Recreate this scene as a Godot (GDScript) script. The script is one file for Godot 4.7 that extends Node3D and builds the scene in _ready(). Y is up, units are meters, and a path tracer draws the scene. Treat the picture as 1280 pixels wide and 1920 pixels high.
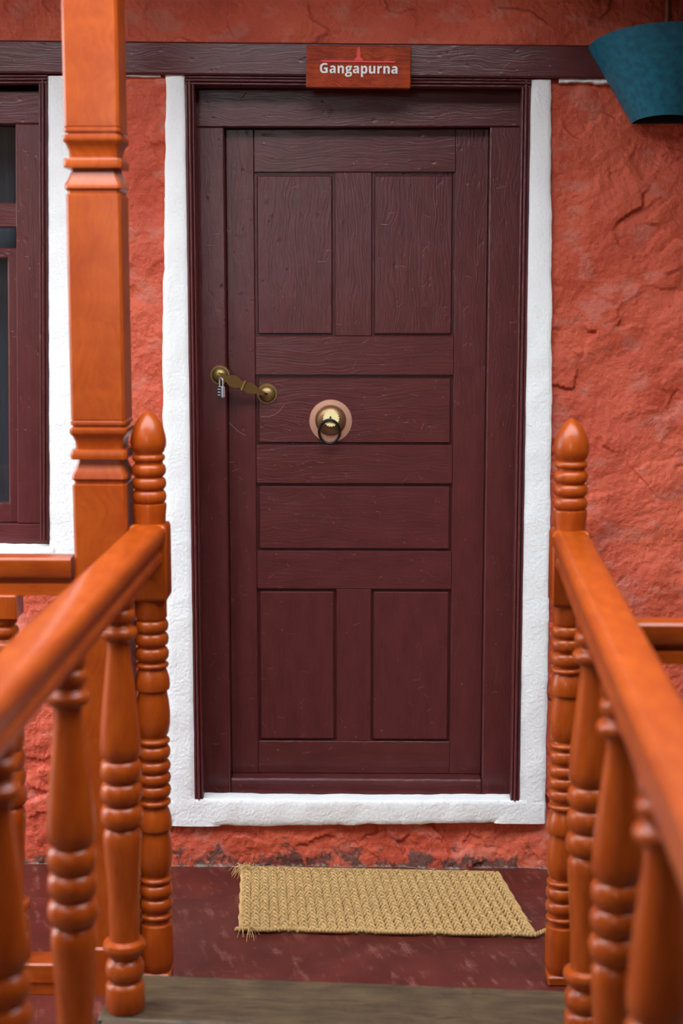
extends Node3D
# A maroon panelled door in a red plastered wall, seen from a small wooden bridge with turned railings.

var M := {}
var taken := {}
var rng := RandomNumberGenerator.new()

func _ready():
	rng.seed = 7
	# ---------- camera ----------
	var cam := Camera3D.new()
	cam.name = "camera"
	var phys := CameraAttributesPhysical.new()
	phys.frustum_focal_length = 37.5
	phys.frustum_focus_distance = 4.78
	phys.exposure_aperture = 1.4
	phys.frustum_near = 0.05
	phys.frustum_far = 200.0
	cam.attributes = phys
	cam.position = Vector3(0, 1.7943, 4.75)
	cam.rotation = Vector3(-atan(430.0 / 3000.0), atan(50.0 / 3000.0), 0)
	cam.fov = 35.49
	add_child(cam)
	cam.current = true
	# ---------- overcast sky and exposure ----------
	var env := Environment.new()
	var sm := ProceduralSkyMaterial.new()
	sm.sky_top_color = Color(0.92, 0.95, 0.98)
	sm.sky_horizon_color = Color(0.95, 0.965, 0.98)
	sm.ground_bottom_color = Color(0.22, 0.2, 0.18)
	sm.ground_horizon_color = Color(0.3, 0.29, 0.27)
	sm.sky_curve = 0.3
	sm.energy_multiplier = 1.0
	var sky := Sky.new()
	sky.sky_material = sm
	env.background_mode = Environment.BG_SKY
	env.sky = sky
	env.tonemap_mode = Environment.TONE_MAPPER_LINEAR
	env.tonemap_exposure = 10.8
	env.sdfgi_enabled = true
	env.ssao_enabled = true
	env.ssil_enabled = true
	var we := WorldEnvironment.new()
	we.name = "environment"
	we.environment = env
	add_child(we)

	materials()
	setting()
	door()
	window()
	trims()
	sign_board()
	doormat()
	porch_post()
	bridge()
	verandas()
	lamp()

# ============================================================ helpers
func numbered(called: String) -> String:
	if not taken.has(called):
		taken[called] = 0
		return called
	taken[called] += 1
	return "%s_%03d" % [called, taken[called]]

func thing(called: String, label: String, category: String, at := Vector3.ZERO, group := "") -> Node3D:
	var o := Node3D.new()
	o.name = numbered(called)
	add_child(o)
	o.position = at
	o.set_meta("label", label)
	o.set_meta("category", category)
	if group != "":
		o.set_meta("group", group)
	return o

func structure(called: String, label := "", category := "") -> Node3D:
	var o := Node3D.new()
	o.name = called
	add_child(o)
	o.set_meta("kind", "structure")
	if label != "":
		o.set_meta("label", label)
		o.set_meta("category", category)
	return o

# a mesh collector: triangles with normals and texture coordinates in metres
class Geo:
	var v := PackedVector3Array()
	var n := PackedVector3Array()
	var t := PackedVector2Array()
	var c := PackedColorArray()
	func tri(a: Vector3, b: Vector3, d: Vector3, na: Vector3, nb: Vector3, nd: Vector3, ta: Vector2, tb: Vector2, td: Vector2):
		if (b - a).cross(d - a).dot(na + nb + nd) > 0.0:
			v.append(a); v.append(d); v.append(b)
			n.append(na); n.append(nd); n.append(nb)
			t.append(ta); t.append(td); t.append(tb)
		else:
			v.append(a); v.append(b); v.append(d)
			n.append(na); n.append(nb); n.append(nd)
			t.append(ta); t.append(tb); t.append(td)
	func quad(a: Vector3, b: Vector3, d: Vector3, e: Vector3, nn: Vector3, ta: Vector2, tb: Vector2, td: Vector2, te: Vector2):
		tri(a, b, d, nn, nn, nn, ta, tb, td)
		tri(a, d, e, nn, nn, nn, ta, td, te)
	func mesh() -> ArrayMesh:
		var arr := []
		arr.resize(Mesh.ARRAY_MAX)
		arr[Mesh.ARRAY_VERTEX] = v
		arr[Mesh.ARRAY_NORMAL] = n
		arr[Mesh.ARRAY_TEX_UV] = t
		if c.size() == v.size() and c.size() > 0:
			arr[Mesh.ARRAY_COLOR] = c
		var st := SurfaceTool.new()
		st.create_from_arrays(arr)
		st.generate_tangents()
		return st.commit()

func put(called: String, mesh: Mesh, mat: Material, parent: Node, xf := Transform3D.IDENTITY) -> MeshInstance3D:
	var o := MeshInstance3D.new()
	o.name = called
	o.mesh = mesh
	o.material_override = mat
	o.transform = xf
	parent.add_child(o, true)
	return o

func turned(p: Vector3, deg := Vector3.ZERO) -> Transform3D:
	return Transform3D(Basis.from_euler(deg * PI / 180.0), p)

# revolve or square-turn a profile of Vector2(radius, height); sides = 0 for round
func lathe(g: Geo, prof: Array, seg := 28, xf := Transform3D.IDENTITY, square := false, crease := 0.75):
	var m := prof.size() - 1
	var sn := []
	for i in m:
		var d: Vector2 = prof[i + 1] - prof[i]
		sn.append(Vector2(d.y, -d.x).normalized())
	var run := 0.0
	var dirs := []
	if square:
		var k := 0.9
		for q in [[1, k], [1, -k], [k, -1], [-k, -1], [-1, -k], [-1, k], [-k, 1], [k, 1]]:
			dirs.append(Vector2(q[0], q[1]))
		seg = 8
	else:
		for j in seg:
			var a := TAU * j / seg
			dirs.append(Vector2(cos(a), sin(a)))
	for i in m:
		var p: Vector2 = prof[i]
		var q: Vector2 = prof[i + 1]
		var len := (q - p).length()
		if len < 1e-6:
			continue
		var n0: Vector2 = sn[i]
		var n1: Vector2 = sn[i]
		if i > 0 and sn[i - 1].dot(sn[i]) > crease:
			n0 = (sn[i - 1] + sn[i]).normalized()
		if i < m - 1 and sn[i + 1].dot(sn[i]) > crease:
			n1 = (sn[i + 1] + sn[i]).normalized()
		for j in seg:
			var d0: Vector2 = dirs[j]
			var d1: Vector2 = dirs[(j + 1) % seg]
			var h0 := d0
			var h1 := d1
			if square:
				var e := (d0 + d1).normalized()
				h0 = e
				h1 = e
			var a := Vector3(d0.x * p.x, p.y, d0.y * p.x)
			var b := Vector3(d1.x * p.x, p.y, d1.y * p.x)
			var c := Vector3(d1.x * q.x, q.y, d1.y * q.x)
			var d := Vector3(d0.x * q.x, q.y, d0.y * q.x)
			var na0 := xf.basis * Vector3(h0.x * n0.x, n0.y, h0.y * n0.x)
			var nb0 := xf.basis * Vector3(h1.x * n0.x, n0.y, h1.y * n0.x)
			var na1 := xf.basis * Vector3(h0.x * n1.x, n1.y, h0.y * n1.x)
			var nb1 := xf.basis * Vector3(h1.x * n1.x, n1.y, h1.y * n1.x)
			var u0 := j / float(seg) * 0.3
			var u1 := (j + 1) / float(seg) * 0.3
			g.tri(xf * a, xf * b, xf * c, na0, nb0, nb1, Vector2(u0, run), Vector2(u1, run), Vector2(u1, run + len))
			g.tri(xf * a, xf * c, xf * d, na0, nb1, na1, Vector2(u0, run), Vector2(u1, run + len), Vector2(u0, run + len))
		run += len

func bead(prof: Array, y0: float, y1: float, rb: float, rm: float, k := 6):
	for i in k + 1:
		var a := PI * i / k
		prof.append(Vector2(rb + (rm - rb) * sin(a), lerp(y0, y1, 0.5 - 0.5 * cos(a))))

# sweep a closed outline (x, y) along z from 0 to length; grain runs along the length
func extrude(g: Geo, outline: Array, length: float, xf := Transform3D.IDENTITY, caps := true, crease := 0.8):
	var m := outline.size()
	var area := 0.0
	for i in m:
		var p: Vector2 = outline[i]
		var q: Vector2 = outline[(i + 1) % m]
		area += p.cross(q)
	var s := 1.0 if area > 0 else -1.0
	var sn := []
	for i in m:
		var d: Vector2 = outline[(i + 1) % m] - outline[i]
		sn.append(Vector2(d.y, -d.x).normalized() * s)
	var run := 0.0
	for i in m:
		var p: Vector2 = outline[i]
		var q: Vector2 = outline[(i + 1) % m]
		var n0: Vector2 = sn[i]
		var n1: Vector2 = sn[i]
		var before: Vector2 = sn[(i - 1 + m) % m]
		var after: Vector2 = sn[(i + 1) % m]
		if before.dot(sn[i]) > crease:
			n0 = (before + sn[i]).normalized()
		if after.dot(sn[i]) > crease:
			n1 = (after + sn[i]).normalized()
		var w := (q - p).length()
		var a := xf * Vector3(p.x, p.y, 0)
		var b := xf * Vector3(q.x, q.y, 0)
		var c := xf * Vector3(q.x, q.y, length)
		var d := xf * Vector3(p.x, p.y, length)
		var m0 := xf.basis * Vector3(n0.x, n0.y, 0)
		var m1 := xf.basis * Vector3(n1.x, n1.y, 0)
		g.tri(a, b, c, m0, m1, m1, Vector2(run, 0), Vector2(run + w, 0), Vector2(run + w, length))
		g.tri(a, c, d, m0, m1, m0, Vector2(run, 0), Vector2(run + w, length), Vector2(run, length))
		run += w
	if caps:
		var idx := Geometry2D.triangulate_polygon(PackedVector2Array(outline))
		for z in [0.0, length]:
			var nn: Vector3 = xf.basis * Vector3(0, 0, -1.0 if z == 0.0 else 1.0)
			for i in range(0, idx.size(), 3):
				var p: Vector2 = outline[idx[i]]
				var q: Vector2 = outline[idx[i + 1]]
				var r: Vector2 = outline[idx[i + 2]]
				g.tri(xf * Vector3(p.x, p.y, z), xf * Vector3(q.x, q.y, z), xf * Vector3(r.x, r.y, z), nn, nn, nn, p, q, r)

# a bevelled board: centre, size, bevel; texture runs along axis (0 = x, 1 = y, 2 = z)
func board(g: Geo, centre: Vector3, size: Vector3, bevel := 0.003, grain := 1, xf := Transform3D.IDENTITY):
	var h := size / 2.0
	var off := Vector2(rng.randf() * 3.0, rng.randf() * 3.0)
	var vs := []
	for ax in 3:
		var u := (ax + 1) % 3
		var w := (ax + 2) % 3
		for s in [-1.0, 1.0]:
			var f := []
			for k in [[-1, -1], [1, -1], [1, 1], [-1, 1]]:
				var p := Vector3.ZERO
				p[ax] = s * h[ax]
				p[u] = k[0] * (h[u] - bevel)
				p[w] = k[1] * (h[w] - bevel)
				f.append(p)
			var nn := Vector3.ZERO
			nn[ax] = s
			_face(g, f, nn, centre, grain, off, xf)
	for ax in 3:
		var u := (ax + 1) % 3
		var w := (ax + 2) % 3
		for su in [-1.0, 1.0]:
			for sw in [-1.0, 1.0]:
				var f := []
				for k in [[-1, 0], [1, 0], [1, 1], [-1, 1]]:
					var p := Vector3.ZERO
					p[ax] = k[0] * (h[ax] - bevel)
					p[u] = su * (h[u] - (bevel if k[1] == 0 else 0.0))
					p[w] = sw * (h[w] - (0.0 if k[1] == 0 else bevel))
					f.append(p)
				var nn := Vector3.ZERO
				nn[u] = su
				nn[w] = sw
				_face(g, f, nn.normalized(), centre, grain, off, xf)
	for sx in [-1.0, 1.0]:
		for sy in [-1.0, 1.0]:
			for sz in [-1.0, 1.0]:
				var a := centre + Vector3(sx * h.x, sy * (h.y - bevel), sz * (h.z - bevel))
				var b := centre + Vector3(sx * (h.x - bevel), sy * h.y, sz * (h.z - bevel))
				var c := centre + Vector3(sx * (h.x - bevel), sy * (h.y - bevel), sz * h.z)
				var nn := (xf.basis * Vector3(sx, sy, sz)).normalized()
				g.tri(xf * a, xf * b, xf * c, nn, nn, nn, off, off, off)

func _face(g: Geo, f: Array, nn: Vector3, centre: Vector3, grain: int, off: Vector2, xf: Transform3D):
	var t := []
	var p4 := []
	for p in f:
		var along: float = p[grain]
		var o1 := (grain + 1) % 3
		var o2 := (grain + 2) % 3
		var across: float = p[o1] if abs(nn[o1]) < abs(nn[o2]) else p[o2]
		if abs(nn[grain]) > 0.9:
			along = p[o1]
			across = p[o2]
		t.append(Vector2(across, along) + off)
		p4.append(xf * (centre + p))
	var w := xf.basis * nn
	g.quad(p4[0], p4[1], p4[2], p4[3], w, t[0], t[1], t[2], t[3])

func box(called: String, centre: Vector3, size: Vector3, mat: Material, parent: Node, bevel := 0.003, grain := 1, xf := Transform3D.IDENTITY) -> MeshInstance3D:
	var g := Geo.new()
	board(g, centre, size, bevel, grain, xf)
	return put(called, g.mesh(), mat, parent)

# a round bar through points
func tube(g: Geo, pts: Array, r: float, seg := 10, closed := false, r_end := -1.0):
	var m := pts.size()
	var rings := []
	var norms := []
	var up := Vector3.UP
	for i in m:
		var a: Vector3 = pts[(i - 1 + m) % m] if closed else pts[max(i - 1, 0)]
		var b: Vector3 = pts[(i + 1) % m] if closed else pts[min(i + 1, m - 1)]
		var d := (b - a).normalized()
		var s := d.cross(up)
		if s.length() < 0.1:
			s = d.cross(Vector3.RIGHT)
		s = s.normalized()
		var w := s.cross(d).normalized()
		up = w
		var rr := r if r_end < 0 else lerpf(r, r_end, i / float(m - 1))
		var ring := []
		var nn := []
		for j in seg:
			var e := s * cos(TAU * j / seg) + w * sin(TAU * j / seg)
			ring.append(pts[i] + e * rr)
			nn.append(e)
		rings.append(ring)
		norms.append(nn)
	for i in (m if closed else m - 1):
		var i2 := (i + 1) % m
		for j in seg:
			var k := (j + 1) % seg
			g.tri(rings[i][j], rings[i][k], rings[i2][k], norms[i][j], norms[i][k], norms[i2][k], Vector2(j * 0.01, i * 0.02), Vector2(k * 0.01, i * 0.02), Vector2(k * 0.01, i2 * 0.02))
			g.tri(rings[i][j], rings[i2][k], rings[i2][j], norms[i][j], norms[i2][k], norms[i2][j], Vector2(j * 0.01, i * 0.02), Vector2(k * 0.01, i2 * 0.02), Vector2(j * 0.01, i2 * 0.02))
	if not closed:
		for e in [0, m - 1]:
			var nn: Vector3 = (pts[0] - pts[1]).normalized() if e == 0 else (pts[m - 1] - pts[m - 2]).normalized()
			for j in seg:
				g.tri(pts[e], rings[e][j], rings[e][(j + 1) % seg], nn, nn, nn, Vector2.ZERO, Vector2.ZERO, Vector2.ZERO)

func noise(seed_: int, freq: float, octaves := 4) -> FastNoiseLite:
	var f := FastNoiseLite.new()
	f.noise_type = FastNoiseLite.TYPE_SIMPLEX_SMOOTH
	f.seed = seed_
	f.frequency = freq
	f.fractal_octaves = octaves
	return f

# ============================================================ materials
func std(col: Color, rough: float, metal := 0.0) -> StandardMaterial3D:
	var m := StandardMaterial3D.new()
	m.albedo_color = col
	m.roughness = rough
	m.metallic = metal
	return m

# grain images: colour (sRGB) and height, one metre across by two along
func wood_maps(seed_: int, cols: Array, streak: float, w: int, h: int, dents: int, scratches: int, pale: Color) -> Array:
	var lo := noise(seed_, 0.011, 3)
	var hi := noise(seed_ + 1, 0.05, 3)
	var fine := noise(seed_ + 2, 0.4, 2)
	var col := Image.create(w, h, false, Image.FORMAT_RGB8)
	var hei := Image.create(w, h, false, Image.FORMAT_RF)
	var r := RandomNumberGenerator.new()
	r.seed = seed_
	var a: Color = cols[0]
	var b: Color = cols[1]
	for y in h:
		for x in w:
			var warp := lo.get_noise_2d(x * 0.6, y * 0.25) * 26.0
			var s := hi.get_noise_2d((x + warp) * 3.2, y * 0.10)
			var f := fine.get_noise_2d((x + warp) * 1.6, y * 0.12)
			var big := lo.get_noise_2d(x * 1.5 + 500.0, y * 0.7)
			var k := clampf(0.5 + s * streak + big * 0.45 + f * streak * 0.5, 0.0, 1.0)
			col.set_pixel(x, y, a.lerp(b, k))
			hei.set_pixel(x, y, Color(0.5 + s * 0.22 + f * 0.10 + big * 0.25, 0, 0))
	for i in dents:
		var cx := r.randi_range(12, w - 13)
		var cy := r.randi_range(12, h - 13)
		var rad := r.randf_range(1.5, 5.0)
		var dep := r.randf_range(-0.9, 0.6)
		for y in range(-10, 11):
			for x in range(-10, 11):
				var q := exp(-(x * x + y * y * 0.5) / (rad * rad))
				var old := hei.get_pixel(cx + x, cy + y).r
				hei.set_pixel(cx + x, cy + y, Color(old + dep * q, 0, 0))
				if i % 3 == 0 and q > 0.55 and rad < 3.0:
					col.set_pixel(cx + x, cy + y, col.get_pixel(cx + x, cy + y).lerp(pale, 0.45 * q))
	for i in scratches:
		var p := Vector2(r.randf() * w, r.randf() * h)
		var ang := r.randf() * TAU
		var bend := r.randf_range(-0.03, 0.03)
		var strength := r.randf_range(0.15, 0.6)
		var n := r.randi_range(4, 26)
		if r.randf() < 0.6:
			n = r.randi_range(2, 6)
		for k in n:
			p += Vector2(cos(ang), sin(ang))
			ang += bend
			var px := posmod(int(p.x), w)
			var py := posmod(int(p.y), h)
			col.set_pixel(px, py, col.get_pixel(px, py).lerp(pale, strength))
			hei.set_pixel(px, py, Color(hei.get_pixel(px, py).r - 0.5, 0, 0))
	col.generate_mipmaps()
	return [ImageTexture.create_from_image(col), hei]

func bumpy(hei: Image, scale: float) -> ImageTexture:
	var im := hei.duplicate() as Image
	im.bump_map_to_normal_map(scale)
	return ImageTexture.create_from_image(im)

func materials():
	# glossy maroon paint over planed boards
	var pm := wood_maps(11, [Color8(78, 33, 33), Color8(94, 43, 43)], 0.35, 768, 1536, 420, 330, Color8(170, 140, 138))
	var m := std(Color.WHITE, 0.3)
	m.albedo_texture = pm[0]
	m.metallic_specular = 0.45
	m.heightmap_enabled = true
	m.heightmap_texture = ImageTexture.create_from_image(pm[1])
	m.heightmap_scale = 0.1
	m.uv1_scale = Vector3(1.3, 0.65, 1)
	M.paint = m
	# orange varnished hardwood
	var om := wood_maps(23, [Color8(138, 52, 5), Color8(168, 75, 12)], 0.3, 512, 1024, 20, 40, Color8(206, 130, 80))
	m = std(Color.WHITE, 0.38)
	m.albedo_texture = om[0]
	m.clearcoat_enabled = true
	m.clearcoat = 0.3
	m.metallic_specular = 0.35
	m.clearcoat_roughness = 0.16
	m.uv1_scale = Vector3(2.2, 1.1, 1)
	M.varnish = m
	# worn grey-brown deck boards
	var dm := wood_maps(37, [Color8(52, 37, 22), Color8(90, 71, 45)], 0.8, 512, 1024, 40, 60, Color8(150, 132, 104))
	m = std(Color.WHITE, 0.6)
	m.albedo_texture = dm[0]
	m.heightmap_enabled = true
	m.heightmap_texture = ImageTexture.create_from_image(dm[1])
	m.heightmap_scale = 0.1
	m.uv1_scale = Vector3(2.0, 1.0, 1)
	M.deck = m
	# sign wood: reddish brown burl
	var sm := wood_maps(41, [Color8(122, 36, 8), Color8(170, 64, 18)], 0.7, 256, 512, 10, 20, Color8(170, 120, 90))
	m = std(Color.WHITE, 0.4)
	m.albedo_texture = sm[0]
	m.metallic_specular = 0.25
	m.uv1_scale = Vector3(4.0, 4.0, 1)
	M.sign = m
	# red oxide plaster: colour in the mesh, fine trowel relief here
	m = std(Color.WHITE, 0.72)
	m.vertex_color_use_as_albedo = true
	var n1 := NoiseTexture2D.new()
	n1.width = 512
	n1.height = 512
	n1.seamless = true
	n1.noise = noise(51, 0.03, 5)
	m.heightmap_enabled = true
	m.heightmap_texture = n1
	m.heightmap_scale = 0.32
	m.uv1_triplanar = true
	m.uv1_scale = Vector3(3.1, 3.1, 3.1)
	M.plaster = m
	# lime wash
	m = std(Color8(232, 233, 232), 0.8)
	m.heightmap_enabled = true
	m.heightmap_texture = n1
	m.heightmap_scale = 0.16
	m.uv1_triplanar = true
	m.uv1_scale = Vector3(4.3, 4.3, 4.3)
	M.white = m
	# red painted cement floor with scuffs
	M.floor = floor_paint()
	M.teal = teal_enamel()
	M.brass = std(Color8(150, 124, 76), 0.42, 0.75)
	M.pale_brass = std(Color8(206, 188, 136), 0.45, 0.6)
	M.copper = std(Color8(214, 162, 138), 0.4, 0.7)
	M.bronze = std(Color8(150, 114, 82), 0.36, 0.7)
	M.iron = std(Color8(52, 52, 54), 0.32, 0.8)
	M.steel = std(Color8(206, 208, 210), 0.34, 0.6)
	M.scratch = std(Color8(150, 112, 114), 0.6)
	M.label = std(Color8(46, 50, 52), 0.5)
	M.letter = std(Color8(226, 224, 218), 0.5)
	M.red = std(Color8(214, 26, 12), 0.45)
	M.coir = coir()
	M.fibre = std(Color8(206, 172, 112), 0.8)
	M.room = std(Color8(70, 66, 60), 0.9)
	M.cement = std(Color8(84, 78, 70), 0.9)
	M.house = std(Color8(92, 66, 52), 0.85)
	M.board = std(Color8(92, 60, 40), 0.7)
	M.cloth = std(Color8(112, 120, 130), 0.9)
	var gl := std(Color(0.10, 0.12, 0.13, 0.3), 0.03)
	gl.transparency = BaseMaterial3D.TRANSPARENCY_ALPHA
	M.glass = gl

func floor_paint() -> StandardMaterial3D:
	var w := 1024
	var im := Image.create(w, w, false, Image.FORMAT_RGB8)
	var lo := noise(61, 0.006, 4)
	var sc := noise(62, 0.02, 4)
	var fi := noise(63, 0.2, 2)
	var a := Color8(76, 30, 25)
	var b := Color8(94, 39, 32)
	var pale := Color8(168, 124, 110)
	for y in w:
		for x in w:
			var k := clampf(0.5 + lo.get_noise_2d(x, y) * 0.9 + fi.get_noise_2d(x, y) * 0.25, 0, 1)
			var c := a.lerp(b, k)
			var s := sc.get_noise_2d(x * 0.35 + y * 0.2, y * 1.8 - x * 0.5) + lo.get_noise_2d(x * 2.0 + 900.0, y * 2.0) * 0.7
			var f := fi.get_noise_2d(x * 0.6, y * 2.0)
			var q := clampf((s - 0.2) * 1.6, 0, 1) * clampf(0.45 + f, 0, 1)
			im.set_pixel(x, y, c.lerp(pale, q * 0.7))
	var r := RandomNumberGenerator.new()
	r.seed = 64
	for i in 90:
		var p := Vector2(r.randf() * w, r.randf() * w)
		var ang := r.randf() * TAU
		var bend := r.randf_range(-0.04, 0.04)
		for k in r.randi_range(4, 46):
			p += Vector2(cos(ang), sin(ang))
			ang += bend
			var px := posmod(int(p.x), w)
			var py := posmod(int(p.y), w)
			im.set_pixel(px, py, im.get_pixel(px, py).lerp(pale, 0.5))
	im.generate_mipmaps()
	var m := std(Color.WHITE, 0.46)
	m.metallic_specular = 0.35
	m.albedo_texture = ImageTexture.create_from_image(im)
	m.uv1_scale = Vector3(0.8, 0.8, 1)
	return m

func teal_enamel() -> StandardMaterial3D:
	var im := Image.create(512, 512, false, Image.FORMAT_RGB8)
	var lo := noise(71, 0.02, 4)
	var r := RandomNumberGenerator.new()
	r.seed = 72
	for y in 512:
		for x in 512:
			im.set_pixel(x, y, Color8(6, 92, 118).lerp(Color8(14, 118, 142), clampf(0.5 + lo.get_noise_2d(x, y), 0, 1)))
	for i in 900:
		im.set_pixel(r.randi() % 512, r.randi() % 512, Color8(70, 160, 176))
	im.generate_mipmaps()
	var m := std(Color.WHITE, 0.5)
	m.albedo_texture = ImageTexture.create_from_image(im)
	m.uv1_scale = Vector3(3, 3, 1)
	return m

func coir() -> StandardMaterial3D:
	var im := Image.create(256, 256, false, Image.FORMAT_RGB8)
	var f := noise(81, 0.25, 3)
	for y in 256:
		for x in 256:
			var k := clampf(0.5 + f.get_noise_2d(x * 1.5, y * 0.2) * 1.1, 0, 1)
			im.set_pixel(x, y, Color8(150, 112, 62).lerp(Color8(218, 186, 128), k))
	im.generate_mipmaps()
	var m := std(Color.WHITE, 0.85)
	m.albedo_texture = ImageTexture.create_from_image(im)
	m.uv1_scale = Vector3(14, 14, 1)
	return m

# ============================================================ setting
const DOOR := [-0.515, 0.452, 0.19, 2.36]     # opening in the masonry: x0, x1, y0, y1
const WIN := [-2.02, -0.948, 0.98, 2.37]

var wn := {}
func wall_height(x: float, y: float) -> float:
	var wx: float = x + wn.warp.get_noise_2d(x, y) * 0.09
	var wy: float = y + wn.warp.get_noise_2d(x + 31.0, y) * 0.06
	var stone: float = wn.cell.get_noise_2d(wx, wy * 1.5)
	var stone2: float = wn.cell2.get_noise_2d(wx, wy * 1.4)
	var mask: float = smoothstep(-0.15, 0.35, wn.mask.get_noise_2d(x, y))
	var d: float = wn.low.get_noise_2d(x, y) * 0.014 + wn.mid.get_noise_2d(x, y * 1.3) * 0.008
	d += stone * 0.010 * mask + stone2 * 0.006 * (1.0 - mask * 0.6) * smoothstep(-0.3, 0.4, wn.mask2.get_noise_2d(x, y))
	d += wn.fine.get_noise_2d(x, y) * 0.0022 + wn.brush.get_noise_2d(x * 7.0, y) * 0.0009
	var crack: float = 1.0 - smoothstep(0.0, 0.05, abs(wn.crack.get_noise_2d(x * 0.8, y * 1.5)))
	d -= crack * 0.003 * smoothstep(0.1, 0.4, wn.mask2.get_noise_2d(x + 9.0, y))
	return clampf(d, -0.028, 0.022) - 0.006

func setting():
	wn.warp = noise(101, 4.5, 3)
	wn.low = noise(102, 1.6, 2)
	wn.mid = noise(103, 5.0, 3)
	wn.fine = noise(104, 26.0, 3)
	wn.brush = noise(113, 14.0, 2)
	wn.mask = noise(105, 2.4, 2)
	wn.mask2 = noise(106, 3.6, 2)
	wn.crack = noise(107, 6.0, 2)
	for e in [["cell", 108, 4.2], ["cell2", 109, 9.0]]:
		var c := FastNoiseLite.new()
		c.noise_type = FastNoiseLite.TYPE_CELLULAR
		c.cellular_return_type = FastNoiseLite.RETURN_CELL_VALUE
		c.seed = e[1]
		c.frequency = e[2]
		c.fractal_type = FastNoiseLite.FRACTAL_NONE
		wn[e[0]] = c
	var patch := noise(110, 5.5, 4)
	var tone := noise(111, 2.0, 4)
	var grit := noise(112, 60.0, 3)
	var xs := []
	var ys := []
	var x := -3.2
	while x < 3.2:
		xs.append(x)
		x += 0.005 if x > -1.25 and x < 1.2 else 0.05
	var y := -0.03
	while y < 3.3:
		ys.append(y)
		y += 0.005 if y < 2.62 else 0.05
	var nx := xs.size()
	var ny := ys.size()
	var verts := PackedVector3Array()
	var cols := PackedColorArray()
	verts.resize(nx * ny)
	cols.resize(nx * ny)
	var red_a := Color8(180, 70, 44).srgb_to_linear()
	var red_b := Color8(202, 90, 62).srgb_to_linear()
	var dusty := Color8(188, 116, 100).srgb_to_linear()
	var mould := Color8(72, 58, 52).srgb_to_linear()
	var lime := Color8(168, 156, 140).srgb_to_linear()
	for j in ny:
		for i in nx:
			var px: float = xs[i]
			var py: float = ys[j]
			verts[j * nx + i] = Vector3(px, py, wall_height(px, py))
			var c := red_a.lerp(red_b, clampf(0.5 + tone.get_noise_2d(px, py) * 1.1, 0, 1))
			var p := smoothstep(0.18, 0.42, patch.get_noise_2d(px, py * 1.5) + grit.get_noise_2d(px * 0.6, py) * 0.12)
			c = c.lerp(dusty, p * 0.4)
			if py < 0.14:
				var g := grit.get_noise_2d(px, py) * 0.5 + patch.get_noise_2d(px * 2.0, py * 2.0)
				var q := smoothstep(0.0, 0.5, g * 1.6 + (0.036 - py) * 14.0)
				c = c.lerp(mould, q * 0.85)
				if py < 0.005 + 0.008 * patch.get_noise_2d(px * 3.0, 0.0):
					c = c.lerp(lime, clampf(0.55 + grit.get_noise_2d(px * 1.3, py + 5.0), 0, 1))
			cols[j * nx + i] = c
	var idx := PackedInt32Array()
	for j in ny - 1:
		for i in nx - 1:
			var cx: float = (xs[i] + xs[i + 1]) / 2.0
			var cy: float = (ys[j] + ys[j + 1]) / 2.0
			if cx > DOOR[0] and cx < DOOR[1] and cy > DOOR[2] and cy < DOOR[3]:
				continue
			if cx > WIN[0] and cx < WIN[1] and cy > WIN[2] and cy < WIN[3]:
				continue
			var a := j * nx + i
			idx.append_array([a, a + nx, a + 1, a + 1, a + nx, a + nx + 1])
	var norm := PackedVector3Array()
	norm.resize(nx * ny)
	for j in ny:
		for i in nx:
			var i0 := maxi(i - 1, 0)
			var i1 := mini(i + 1, nx - 1)
			var j0 := maxi(j - 1, 0)
			var j1 := mini(j + 1, ny - 1)
			var dx := verts[j * nx + i1] - verts[j * nx + i0]
			var dy := verts[j1 * nx + i] - verts[j0 * nx + i]
			norm[j * nx + i] = dx.cross(dy).normalized()
	var arr := []
	arr.resize(Mesh.ARRAY_MAX)
	arr[Mesh.ARRAY_VERTEX] = verts
	arr[Mesh.ARRAY_NORMAL] = norm
	arr[Mesh.ARRAY_COLOR] = cols
	arr[Mesh.ARRAY_INDEX] = idx
	var am := ArrayMesh.new()
	am.add_surface_from_arrays(Mesh.PRIMITIVE_TRIANGLES, arr)
	var wall := put("wall_back", am, M.plaster, self)
	wall.set_meta("kind", "structure")
	# masonry behind the plaster, with the two openings
	var g := Geo.new()
	for r in [[-3.2, WIN[0], -0.6, 3.3], [WIN[1], DOOR[0], -0.6, 3.3], [DOOR[1], 3.2, -0.6, 3.3], [WIN[0], WIN[1], -0.6, WIN[2]], [WIN[0], WIN[1], WIN[3], 3.3], [DOOR[0], DOOR[1], -0.6, DOOR[2]], [DOOR[0], DOOR[1], DOOR[3], 3.3]]:
		board(g, Vector3((r[0] + r[1]) / 2.0, (r[2] + r[3]) / 2.0, -0.24), Vector3(r[1] - r[0], r[3] - r[2], 0.4), 0.0005)
	put("masonry", g.mesh(), M.room, wall)
	# the room behind
	g = Geo.new()
	board(g, Vector3(0, 1.35, -3.0), Vector3(6.4, 3.9, 0.1), 0.001)
	board(g, Vector3(-3.15, 1.35, -1.7), Vector3(0.1, 3.9, 2.6), 0.001)
	board(g, Vector3(3.15, 1.35, -1.7), Vector3(0.1, 3.9, 2.6), 0.001)
	board(g, Vector3(0, -0.05, -1.7), Vector3(6.4, 0.1, 2.6), 0.001)
	board(g, Vector3(0, 3.25, -1.7), Vector3(6.4, 0.1, 2.6), 0.001)
	put("wall_room", g.mesh(), M.room, self).set_meta("kind", "structure")
	# veranda floor
	g = Geo.new()
	board(g, Vector3(0, -0.12, 0.6), Vector3(6.4, 0.24, 1.3), 0.006, 0)
	put("floor", g.mesh(), M.floor, self).set_meta("kind", "structure")
	# courtyard below
	g = Geo.new()
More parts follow.
